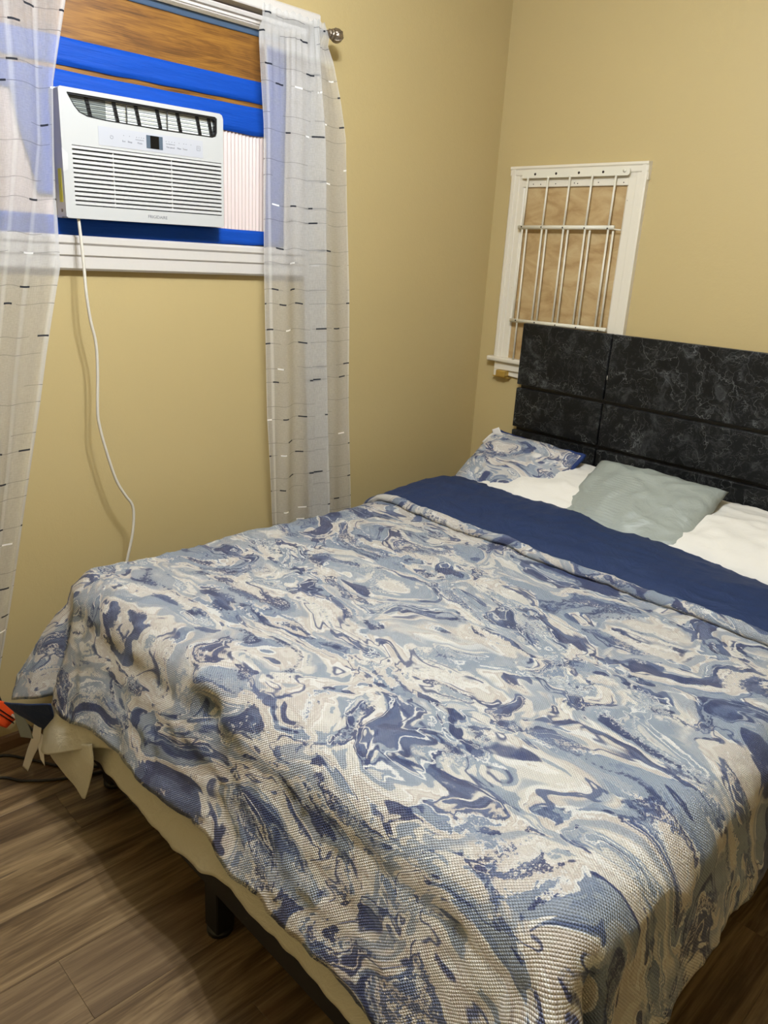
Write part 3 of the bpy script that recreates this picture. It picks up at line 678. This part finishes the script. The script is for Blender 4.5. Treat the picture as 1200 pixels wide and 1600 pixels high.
curtain('curtain', [
    (T((2.16, -1.262), (2.07, -1.262), (1.85, -1.241), (1.38, -1.232), (0.96, -1.217), (0.56, -1.190), (0.1, -1.17)), T((2.16, 0.085), (0.1, 0.08))),
    (T((2.16, -1.20), (1.85, -1.19), (0.56, -1.15)), T((2.16, 0.096), (1.8, 0.10), (0.1, 0.10))),
    (T((2.16, -1.125), (1.85, -1.105), (0.56, -1.07)), T((2.16, 0.10), (1.8, 0.085), (0.1, 0.085))),
    (T((2.16, -1.06), (2.07, -1.05), (1.87, -1.027), (1.32, -0.998), (0.61, -0.954)), T((2.16, 0.105), (1.8, 0.112), (0.1, 0.115))),
    (T((2.16, -1.075), (1.87, -1.09), (1.32, -1.07), (0.61, -1.03)), T((2.16, 0.095), (1.8, 0.088), (0.1, 0.085))),
    (T((2.16, -1.055), (2.07, -1.04), (1.87, -1.02), (1.32, -0.99), (0.61, -0.93)), T((2.16, 0.09), (1.8, 0.075), (0.1, 0.072))),
    (T((2.16, -1.03), (2.10, -1.00), (2.06, -0.975), (1.96, -0.94), (1.85, -0.912), (1.38, -0.872), (0.96, -0.845), (0.56, -0.815), (0.1, -0.80)), T((2.16, 0.085), (1.8, 0.08), (0.1, 0.078)))],
    [0.0, 0.10, 0.22, 0.34, 0.42, 0.50, 0.66], hz, 0.06, [(-1, 0.006, 1), (0.03, 0.042, 0.8), (0.327, 0.345, 0.7), (0.648, 0.7, 1)],
    'sheer white curtain right of the air conditioner, hanging to behind the bed', seed=3)
curtain('curtain', [
    (T((2.16, -2.42), (0.1, -2.60)), T((2.16, 0.085), (0.1, 0.08))),
    (T((2.16, -2.26), (0.1, -2.50)), T((2.16, 0.10), (0.1, 0.10))),
    (T((2.16, -2.06), (1.6, -2.07), (0.1, -2.38)), T((2.16, 0.085), (0.1, 0.08))),
    (T((2.16, -1.97), (1.72, -1.975), (0.1, -2.27)), T((2.16, 0.105), (0.1, 0.11))),
    (T((2.16, -1.90), (1.72, -1.92), (0.1, -2.22)), T((2.16, 0.088), (0.1, 0.085))),
    (T((2.16, -1.81), (2.04, -1.829), (1.85, -1.874), (1.68, -1.885), (1.60, -1.888), (1.42, -1.888), (1.19, -1.944), (0.81, -2.027), (0.40, -2.119), (0.1, -2.19)), T((2.16, 0.09), (0.1, 0.085)))],
    [0.0, 0.16, 0.34, 0.45, 0.54, 0.64], hz, 0.06, [(-1, 0.006, 1), (0.435, 0.452, 0.6), (0.535, 0.55, 0.6), (0.618, 0.7, 1)],
    'sheer white curtain left of the air conditioner, at the photo edge', seed=0, uoff=1.3)

# ---------------------------------------------------------------- bed frame, headboard, mattress
bf = empty('platform_bed', (1.05, -1.05, 0.0)); tag(bf, 'low black metal bed frame under the mattress with square legs', 'bed frame')
XL, XR, YH, YF = 0.31, 1.80, -0.07, -2.035
for nm, a, b in (('foot_rail', (XL, YF, 0.150), (XR, YF + 0.035, 0.210)), ('side_rail', (XL, YF + 0.035, 0.150), (XL + 0.035, YH, 0.210)), ('side_rail', (XR - 0.035, YF + 0.035, 0.150), (XR, YH, 0.210)), ('centre_rail', (1.03, YF + 0.035, 0.150), (1.07, YH, 0.210))):
    box(nm, a, b, M['black_metal'], bf, 0.003)
for k in range(9):
    y = -0.20 - 0.215 * k; box('slat', (XL + 0.01, y - 0.035, 0.2105), (XR - 0.01, y + 0.035, 0.224), M['black_metal'], bf, 0.002)
for (x_, y_) in ((0.36, -1.95), (0.995, -2.00), (1.75, -1.95), (0.36, -0.15), (1.05, -0.15), (1.75, -0.15)):
    lg = box('leg', (x_ - 0.026, y_ - 0.024, 0.012), (x_ + 0.026, y_ + 0.024, 0.152), M['black_metal'], bf, 0.003)
    tube('leg_cap', [(x_, y_, 0.0), (x_, y_, 0.014)], 0.030, M['black_plastic'], lg, 16)

hb = empty('headboard', (1.06, -0.03, 0.2)); tag(hb, 'tall black marbled headboard with grooved panels against the back wall', 'headboard')
box('back_panel', (0.262, -0.030, 0.20), (1.858, -0.004, 1.258), M['black_plastic'], hb, 0.002)
cols_ = [(0.256, 0.666), (0.673, 1.447), (1.454, 1.864)]
rows_ = [(1.014, 1.265), (0.834, 0.999), (0.654, 0.819), (0.474, 0.639), (0.294, 0.459)]
for (x0, x1) in cols_:
    for (z0, z1) in rows_:
        box('panel', (x0, -0.052, z0), (x1, -0.028, z1), M['marble'], hb, 0.003, 2)
for x_ in (0.40, 1.72): box('leg', (x_ - 0.03, -0.03, 0.0), (x_ + 0.03, -0.008, 0.22), M['black_plastic'], hb)

mt_ = empty('mattress', (1.05, -1.05, 0.225)); tag(mt_, 'white queen mattress on the black frame, hidden under the comforter', 'mattress')
box('core', (0.315, -1.965, 0.225), (1.795, -0.065, 0.578), M['white_cotton'], mt_, 0.035, 3, smooth=True)
for z_ in (0.262, 0.560):
    pp = [(x_, y_, z_) for x_, y_ in round_rect(0.313, 1.797, -1.967, -0.063, 0.04, 4)]
    bm = bmesh.new(); add_tube(bm, pp + [pp[0]], 0.004, 6); obj('piping', bm, M['white_cotton'], mt_, True)

# ---------------------------------------------------------------- drape mapping shared by comforter, flap and sheet
def drape(s, t, rect, r, ztop, off=0.0, flare=0.12, corner=1.0, foot_flare=0.0):
    """material point (s, t) -> world; rect = (xl, xr, yf); distance beyond it wraps over the mattress edge"""
    xl, xr, yf = rect
    dx = (xl - s) if s < xl else ((s - xr) if s > xr else 0.0)
    sx = -1.0 if s < xl else 1.0
    dy = (yf - t) if t < yf else 0.0
    bx, by = min(max(s, xl), xr), max(t, yf)
    d = math.hypot(dx, dy)
    nrm = Vector((0, 0, 1.0))
    if d < 1e-6: p = Vector((bx, by, ztop))
    else:
        nx, ny = sx * dx / d, -dy / d
        phi = math.atan2(dy, dx)                       # 0 side, pi/2 foot
        cf = math.sin(2 * phi) ** 2 if (dx > 0 and dy > 0) else 0.0
        L = r * math.pi / 2
        th = min(d, L) / r; h = r * math.sin(th); v = r * (1 - math.cos(th))
        nrm = Vector((nx * math.sin(th), ny * math.sin(th), math.cos(th)))
        if d > L:
            e = d - L; fl_ = flare + foot_flare * abs(ny) ** 3 + corner * 0.30 * cf
            h += e * math.sin(fl_); v += e * math.cos(fl_)
        p = Vector((bx + nx * h, by + ny * h, ztop - v))
    return p + nrm * off, nrm, d
RECT = (0.335, 1.775, -1.925)
def hang(d): return sstep(0.06, 0.28, d)
def quilt_point(s, t, off=0.0):
    p, n_, d = drape(s, t, RECT, 0.095, 0.655, 0.0, 0.16, 1.0, 0.17)
    # puffy loft and soft folds
    loft = 0.010 * nz(s * 3.2, t * 3.2, 1.0) + 0.006 * nz(s * 8, t * 7, 4.0)
    wr = nz(s * 5 + 2.0 * nz(s * 2, t * 2, 8), t * 15, 11.0); loft += 0.0045 * (1 - abs(wr)) ** 6
    wr2 = nz(s * 16, t * 6 + 1.5 * nz(s * 2, t * 3, 18), 21.0); loft += 0.004 * (1 - abs(wr2)) ** 6
    loft -= 0.030 * sstep(0.7, 1.6, s) * sstep(-0.85, -0.40, t)
    g = hang(d)
    # hanging folds run down the drop
    along = s if (t < RECT[2] and RECT[0] < s < RECT[1]) else (t if not (t < RECT[2]) else math.atan2(RECT[2] - t, abs(s - min(max(s, RECT[0]), RECT[1])) + 1e-6) * 0.35 + s)
    loft += g * (0.016 * nz(along * 6.5, 3.3, 7.0) + 0.008 * nz(along * 17, d * 3, 2.0))
    # the deep pinch near the foot edge at the left
    q = math.exp(-(((s - 0.985) / 0.035) ** 2 + ((t + 2.045) / 0.03) ** 2)); loft -= 0.030 * q
    q2 = math.exp(-(((s - 0.955) / 0.05) ** 2 + ((t + 2.0) / 0.02) ** 2)); loft += 0.014 * q2
    # tuck beside each cone corner
    if t < RECT[2] and (s < RECT[0] or s > RECT[1]):
        dx = (RECT[0] - s) if s < RECT[0] else (s - RECT[1]); dy = RECT[2] - t
        ph = math.degrees(math.atan2(dy, dx))
        amp = g * (0.068 if s > RECT[1] else 0.030)
        loft += amp * (math.exp(-((ph - 52) / 17) ** 2) - 1.1 * math.exp(-((ph - (14 if s > RECT[1] else 84)) / 10) ** 2))
    if s > RECT[1] and t >= RECT[2]: loft -= g * 0.032 * math.exp(-((t + 1.88) / 0.09) ** 2)
    return p + n_ * (loft + off), n_
def add_grid(bm, S, Tt, fn, uvl, vs=1.0, mat=0):
    g = [[bm.verts.new(fn(s, t)) for s in S] for t in Tt]
    for j in range(len(Tt) - 1):
        for i in range(len(S) - 1):
            f = bm.faces.new((g[j][i], g[j + 1][i], g[j + 1][i + 1], g[j][i + 1])); f.material_index = mat
            for lp, (si, tj) in zip(f.loops, ((S[i], Tt[j]), (S[i], Tt[j + 1]), (S[i + 1], Tt[j + 1]), (S[i + 1], Tt[j]))): lp[uvl].uv = (si, tj * vs)
    return g
def frange(a, b, n): return [a + (b - a) * k / (n - 1) for k in range(n)]
cf_ = empty('comforter', (1.05, -1.2, 0.6))
tag(cf_, 'puffy comforter with blue, grey and cream marbled print, top end turned back', 'comforter')
bm = bmesh.new(); uvl = bm.loops.layers.uv.new('UVMap')
OV_L, OV_R, OV_F = 0.345, 0.345, 0.365
S_ = frange(RECT[0] - OV_L, RECT[1] + OV_R, 190); T_ = frange(-0.50, RECT[2] - OV_F, 165)
def hemlen(s): return 0.012 * nz(s * 3.3, 1.0, 5.0) + 0.006 * nz(s * 11, 2.0)
def qf(s, t):
    k = (t - RECT[2]) / (-OV_F) if t < RECT[2] else 0.0
    tt = t - k * hemlen(s)
    tt -= k * 0.040 * (1 - sstep(0.42, 0.60, s)) + k * 0.05 * sstep(1.68, 1.85, s)
    if s < RECT[0]: s = s + 0.12 * k * (RECT[0] - s) / OV_L
    if s > RECT[1]: s = s + (s - RECT[1]) / OV_R * (-0.035 + 0.085 * sstep(-1.55, -1.9, t))
    return quilt_point(s, tt)[0]
g = add_grid(bm, S_, T_, qf, uvl)
bm.normal_update()
if sum(f.normal.z for f in bm.faces) < 0: bmesh.ops.reverse_faces(bm, faces=bm.faces[:])
q_o = obj('quilt_top', bm, [M['quilt'], M['navy']], cf_, True)
so = q_o.modifiers.new('thickness', 'SOLIDIFY'); so.thickness = 0.016; so.offset = -1.0; so.material_offset = 1; so.material_offset_rim = 0
# turned-back lining flap : closed cross-section swept across the bed
def flap_sec(k, s):
    """k in 0..1 around the section: returns (t, off)"""
    w_ = 0.008 * nz(s * 4, 3.0) + 0.004 * nz(s * 13, 8.0)
    tf = -0.874 + w_ + 0.012 * math.exp(-((s - 0.35) / 0.1) ** 2); tb = -0.415 + 0.010 * nz(s * 3, 9.0)
    if k < 0.62:                                        # front edge -> over the top -> back
        f = k / 0.62; t = tf + (tb - tf) * f
        h_ = 0.026 * (math.sin(math.pi * min(1, f * 1.0)) ** 0.42) + 0.006 * math.sin(math.pi * f)
        h_ += 0.007 * nz(s * 2.2, t * 4, 2.0) + 0.0035 * (1 - abs(nz(s * 9 + t * 5, t * 3, 6.0))) ** 5
        h_ += 0.004 * math.exp(-((f - 0.72) / 0.25) ** 2)
        return t, h_ if f > 0 else 0.004
    f = (k - 0.62) / 0.38
    return tb + (tf - tb) * f, 0.002 - 0.010 * math.sin(math.pi * f)
bm = bmesh.new(); uvl = bm.loops.layers.uv.new('UVMap')
def ff(s, k):
    t, off = flap_sec(k, s)
    edge = sstep(RECT[0] - 0.36, RECT[0] - 0.31, s) * (1 - sstep(RECT[1] + 0.29, RECT[1] + 0.34, s))
    off = 0.004 + (off - 0.004) * max(edge, 0.05)
    p, n_ = quilt_point(s, t); return p + n_ * (off + 0.003)
Sf = frange(RECT[0] - 0.36, RECT[1] + 0.34, 170); Kf = frange(0.0, 1.0, 72)
add_grid(bm, Sf, Kf, ff, uvl)
bmesh.ops.remove_doubles(bm, verts=bm.verts[:], dist=0.0002)
bmesh.ops.recalc_face_normals(bm, faces=bm.faces[:])
obj('lining_flap', bm, M['navy'], cf_, True, 'plain navy lining folded over at the head end')
# patterned rolled edge along the front of the flap
bm = bmesh.new(); uvl = bm.loops.layers.uv.new('UVMap')
def ef(s, k):
    t, _ = flap_sec(0.0, s); a = 2 * math.pi * k
    rr = 0.0155 + 0.003 * nz(s * 9, 4.0); ed = 0.4 + 0.6 * sstep(RECT[0] - 0.30, RECT[0] + 0.10, s)
    p, n_ = quilt_point(s, t - 0.006 + rr * 1.15 * math.cos(a)); return p + n_ * (0.013 + rr * ed * math.sin(a))
add_grid(bm, frange(RECT[0] - 0.30, RECT[1] + 0.33, 170), frange(0, 1, 17), ef, uvl, 0.11)
bmesh.ops.remove_doubles(bm, verts=bm.verts[:], dist=0.0001); bmesh.ops.recalc_face_normals(bm, faces=bm.faces[:])
obj('rolled_edge', bm, M['quilt'], cf_, True, 'narrow patterned edge along the navy flap')

# ---------------------------------------------------------------- bed sheet hanging at the foot
bs = empty('bed_sheet', (1.05, -2.0, 0.5)); tag(bs, 'plain off-white sheet hanging out below the comforter at the foot', 'bed sheet')
bm = bmesh.new(); uvl = bm.loops.layers.uv.new('UVMap')
def sheet_len(s):
    return 0.425 + 0.016 * nz(s * 5.1, 2.0) + 0.012 * nz(s * 15, 6.0) - 0.03 * sstep(0.95, 1.15, s)
def sf(s, k):
    t = -1.90 - k * (0.025 + sheet_len(s))
    p, n_, d = drape(s, t, RECT, 0.065, 0.610, 0.0, 0.12, 1.0, 0.15)
    return p + n_ * (hang(d) * (0.010 * nz(s * 9, 5.0) + 0.005 * nz(s * 24, k * 2)))
add_grid(bm, frange(0.50, 1.775, 130), frange(0, 1, 50), sf, uvl)
o = obj('sheet_drop', bm, M['sheet'], bs, True); so = o.modifiers.new('thickness', 'SOLIDIFY'); so.thickness = 0.0015
# loose corner of the sheet
def tri_sheet(name, rows, mat, parent, sub=6, th=0.0015, label=None, bow=0.012):
    """rows: rows of 3-D control points (same count), subdivided smoothly"""
    rr = [smooth_path(r_, sub) for r_ in rows]; nc = len(rr[0])
    cols = [smooth_path([rr[j][i] for j in range(len(rr))], sub) for i in range(nc)]
    bm = bmesh.new(); g_ = [[bm.verts.new(p + Vector((0.3, -1, 0)) * bow * 0.3 * nz(p.x * 14, p.z * 10, 3.0)) for p in c] for c in cols]
    for i in range(nc - 1):
        for j in range(len(g_[0]) - 1): bm.faces.new((g_[i][j], g_[i + 1][j], g_[i + 1][j + 1], g_[i][j + 1]))
    o = obj(name, bm, mat, parent, True, label); so = o.modifiers.new('thickness', 'SOLIDIFY'); so.thickness = th; return o
tri_sheet('sheet_corner', [
    [(0.33, -2.085, 0.335), (0.42, -2.08, 0.36), (0.50, -2.065, 0.39), (0.57, -2.03, 0.40)],
    [(0.290, -2.105, 0.22), (0.40, -2.115, 0.255), (0.56, -2.08, 0.34), (0.61, -2.055, 0.35)],
    [(0.250, -2.11, 0.130), (0.37, -2.13, 0.185), (0.555, -2.09, 0.29), (0.615, -2.065, 0.306)]], M['sheet'], bs, label='folded loose corner of the sheet')
tri_sheet('sheet_corner_point', [
    [(0.256, -2.098, 0.134), (0.40, -2.10, 0.225), (0.575, -2.095, 0.315)],
    [(0.33, -2.10, 0.128), (0.46, -2.105, 0.170), (0.585, -2.10, 0.250)],
    [(0.500, -2.105, 0.128), (0.515, -2.105, 0.122), (0.532, -2.105, 0.130)]], M['sheet'], bs, label='pointed tip of the sheet corner')

# navy lining corner that shows under the comforter at the left foot corner, and its care tags
tri_sheet('lining_corner', [
    [(0.17, -2.165, 0.262), (0.27, -2.15, 0.30), (0.37, -2.11, 0.335)],
    [(0.215, -2.14, 0.235), (0.28, -2.13, 0.25), (0.35, -2.10, 0.275)],
    [(0.25, -2.11, 0.215), (0.272, -2.105, 0.205), (0.295, -2.095, 0.20)]], M['navy'], cf_, th=0.004, label='navy lining showing at the left foot corner')
tri_sheet('care_tag', [[(0.255, -2.118, 0.225), (0.285, -2.112, 0.215)], [(0.235, -2.125, 0.165), (0.268, -2.118, 0.155)], [(0.20, -2.13, 0.10), (0.225, -2.122, 0.092)], [(0.168, -2.135, 0.035), (0.192, -2.13, 0.028)]], M['paper'], cf_, th=0.0006, label='long white care tag')
tri_sheet('care_tag', [[(0.262, -2.115, 0.20), (0.292, -2.110, 0.19)], [(0.262, -2.120, 0.15), (0.290, -2.114, 0.145)], [(0.275, -2.12, 0.112), (0.296, -2.116, 0.10)]], M['paper'], cf_, th=0.0006, label='short white care tag')
# clear plastic tag pouch at the same corner
tri_sheet('tag_pouch', [[(0.150, -2.14, 0.235), (0.20, -2.13, 0.225)], [(0.17, -2.14, 0.19), (0.228, -2.125, 0.190)], [(0.195, -2.14, 0.150), (0.245, -2.125, 0.165)]], M['inner_grey'], cf_, th=0.001)

# orange tag on a cord by the wall
ot = empty('cord_tag', (0.11, -2.14, 0.1)); tag(ot, 'orange warning tag on a black cord between wall and bed corner', 'cord tag')
tri_sheet('tag_sheet', [[(0.05, -2.145, 0.200), (0.05, -2.122, 0.180), (0.05, -2.098, 0.125)], [(0.05, -2.175, 0.165), (0.05, -2.158, 0.125), (0.05, -2.133, 0.10)]], M['orange'], ot, th=0.0008, bow=0.002)
for dz in (0.0, -0.016):
    tube('tag_stripe', [(0.052, -2.165, 0.195 + dz), (0.052, -2.138, 0.160 + dz), (0.052, -2.112, 0.125 + dz)], 0.0016, M['black_cord'], ot, 6)
tube('cord', smooth_path([(0.045, -2.150, 0.42), (0.045, -2.147, 0.30), (0.045, -2.145, 0.22), (0.044, -2.13, 0.165), (0.043, -2.10, 0.12), (0.06, -2.07, 0.08), (0.13, -2.05, 0.05), (0.10, -2.0, 0.006)], 6), 0.0045, M['black_cord'], ot, 8)
tube('tag_tie', [(0.053, -2.115, 0.140), (0.08, -2.100, 0.125), (0.12, -2.095, 0.105)], 0.004, M['paper'], ot, 6)
ck = tube('floor_cable', smooth_path([(-0.0 + 0.03, -2.30, 0.005), (0.035, -2.16, 0.005), (0.10, -2.10, 0.005), (0.22, -2.02, 0.005), (0.30, -1.9, 0.005)], 6), 0.004, M['black_cord'])
tag(ck, 'thin black cable on the floor nearest the wall at the left edge', 'cable', 'black floor cables')
ck = tube('floor_cable', smooth_path([(0.11, -2.36, 0.005), (0.135, -2.20, 0.005), (0.20, -2.14, 0.005), (0.27, -2.03, 0.005), (0.33, -1.85, 0.005)], 6), 0.004, M['black_cord'])
tag(ck, 'black cable curving over the planks below the sheet corner', 'cable', 'black floor cables')

# ---------------------------------------------------------------- pillows
def pillow_mesh(w_, h_, t_, seed, n=44, corner=0.10, wr=0.006, sides=(1, -1), pinch=0.5, cr=0.035):
    bm = bmesh.new(); uvl = bm.loops.layers.uv.new('UVMap')
    for sd in sides:
        g_ = []
        for j in range(n + 1):
            row = []
            for i in range(n + 1):
                u, v = -1 + 2 * i / n, -1 + 2 * j / n
                x = w_ / 2 * u * (1 - corner * (1 - v * v) * 0 - corner * abs(u) ** 3 * (1 - v ** 4) * 0.6)
                y = h_ / 2 * v * (1 - corner * abs(v) ** 3 * (1 - u ** 4) * 0.6)
                e = max(0.0, (1 - abs(u) ** 2.6)) ** pinch * max(0.0, (1 - abs(v) ** 2.6)) ** pinch
                ck_ = 1 - cr * (abs(u * v)) ** 5; x *= ck_; y *= ck_
                z = sd * t_ / 2 * e
                ex = e ** 0.5
                z += ex * (wr * 2.0 * nz(u * 1.6 + seed, v * 1.6, sd) + wr * 1.6 * (1 - abs(nz(u * 2.5 + seed + 0.6 * v, v * 2.6, sd * 3))) ** 7 + wr * 0.6 * nz(u * 6, v * 6 + seed))
                # radial puckers at the corners
                row.append(bm.verts.new((x + wr * 0.8 * nz(v * 5, seed, 3) * abs(u), y + wr * 0.8 * nz(u * 5, seed, 7) * abs(v), z)))
            g_.append(row)
        for j in range(n):
            for i in range(n):
                vs = (g_[j][i], g_[j][i + 1], g_[j + 1][i + 1], g_[j + 1][i])
                f = bm.faces.new(vs if sd > 0 else vs[::-1])
                idx = ((i, j), (i + 1, j), (i + 1, j + 1), (i, j + 1))
                for lp in f.loops:
                    k = vs.index(lp.vert); lp[uvl].uv = (idx[k][0] / n, idx[k][1] / n)
    bmesh.ops.remove_doubles(bm, verts=bm.verts[:], dist=0.0004)
    return bm
def place(bm, loc, tilt, yaw=0.0, roll=0.0):
    bm.transform(Matrix.Translation(loc) @ Matrix.Rotation(R(yaw), 4, 'Z') @ Matrix.Rotation(R(tilt), 4, 'X') @ Matrix.Rotation(R(roll), 4, 'Z'))
    return bm
# white sleeping pillows
for k, (cx, lab, yw) in enumerate(((0.665, 'white cotton sleeping pillow lying behind the marbled pillow', 1.0), (1.395, 'white cotton sleeping pillow lying right of the grey pillow, by the photo edge', -1.0))):
    bm = place(pillow_mesh(0.72, 0.46, 0.15, 5 + k * 3, wr=0.0065), (cx, -0.275, 0.672), 13, yw)
    r_ = empty('sleeping_pillow', (cx, -0.29, 0.6)); tag(r_, lab, 'pillow', 'white sleeping pillows'); obj('pillow_body', bm, M['white_cotton'], r_, True)
    if k == 1:
        hem = [(1.10 + 0.30 * f, -0.415 - 0.035 * f, 0.752 - 0.012 * f) for f in frange(0, 1, 8)]
# grey satin cushion
r_ = empty('cushion', (1.0, -0.31, 0.68)); tag(r_, 'grey-green satin cushion with pleated rows and a small white tag', 'cushion')
gm = lambda: pillow_mesh(0.51, 0.40, 0.115, 21.0, wr=0.006, corner=0.12, cr=0.05)
obj('cushion_cover', place(gm(), (1.01, -0.333, 0.714), 31, 0, 0), M['grey_satin'], r_, True)
tri_sheet('tag', [[(0.985, -0.405, 0.722), (1.035, -0.405, 0.722)], [(0.985, -0.42, 0.700), (1.035, -0.42, 0.700)]], M['paper'], r_, th=0.0006, bow=0.001)
# marbled cushion
r_ = empty('cushion', (0.47, -0.3, 0.68)); tag(r_, 'blue and cream marbled cushion with navy edge propped in the corner by the wall', 'cushion')
LOC, TL = (0.463, -0.322, 0.696), 36
obj('cushion_front', place(pillow_mesh(0.45, 0.42, 0.12, 33.0, sides=(1,), wr=0.006), LOC, TL, 2, -3), M['quilt_pillow'], r_, True)
obj('cushion_back', place(pillow_mesh(0.452, 0.422, 0.12, 33.0, sides=(-1,), wr=0.006), LOC, TL, 2, -3), M['navy_dark'], r_, True, 'plain navy back')
bm = pillow_mesh(0.45, 0.42, 0.12, 33.0, sides=(1,), wr=0.006)
lo_ = sorted([v.co.copy() for v in bm.verts if v.is_boundary], key=lambda c: math.atan2(c.y, c.x)); bm.free()
bm = bmesh.new(); add_tube(bm, lo_ + [lo_[0]], 0.009, 8); obj('gusset', place(bm, LOC, TL, 2, -3), M['navy_dark'], r_, True, 'navy edge band')
tri_sheet('tag', [[(0.251, -0.22, 0.764), (0.292, -0.215, 0.800), (0.361, -0.215, 0.819)], [(0.233, -0.22, 0.779), (0.272, -0.217, 0.820), (0.305, -0.216, 0.838)]], M['paper'], r_, th=0.0008, bow=0.001)
tri_sheet('tag', [[(0.285, -0.216, 0.820), (0.328, -0.216, 0.828)], [(0.276, -0.218, 0.839), (0.310, -0.218, 0.855)]], M['paper'], r_, th=0.0008, bow=0.001)
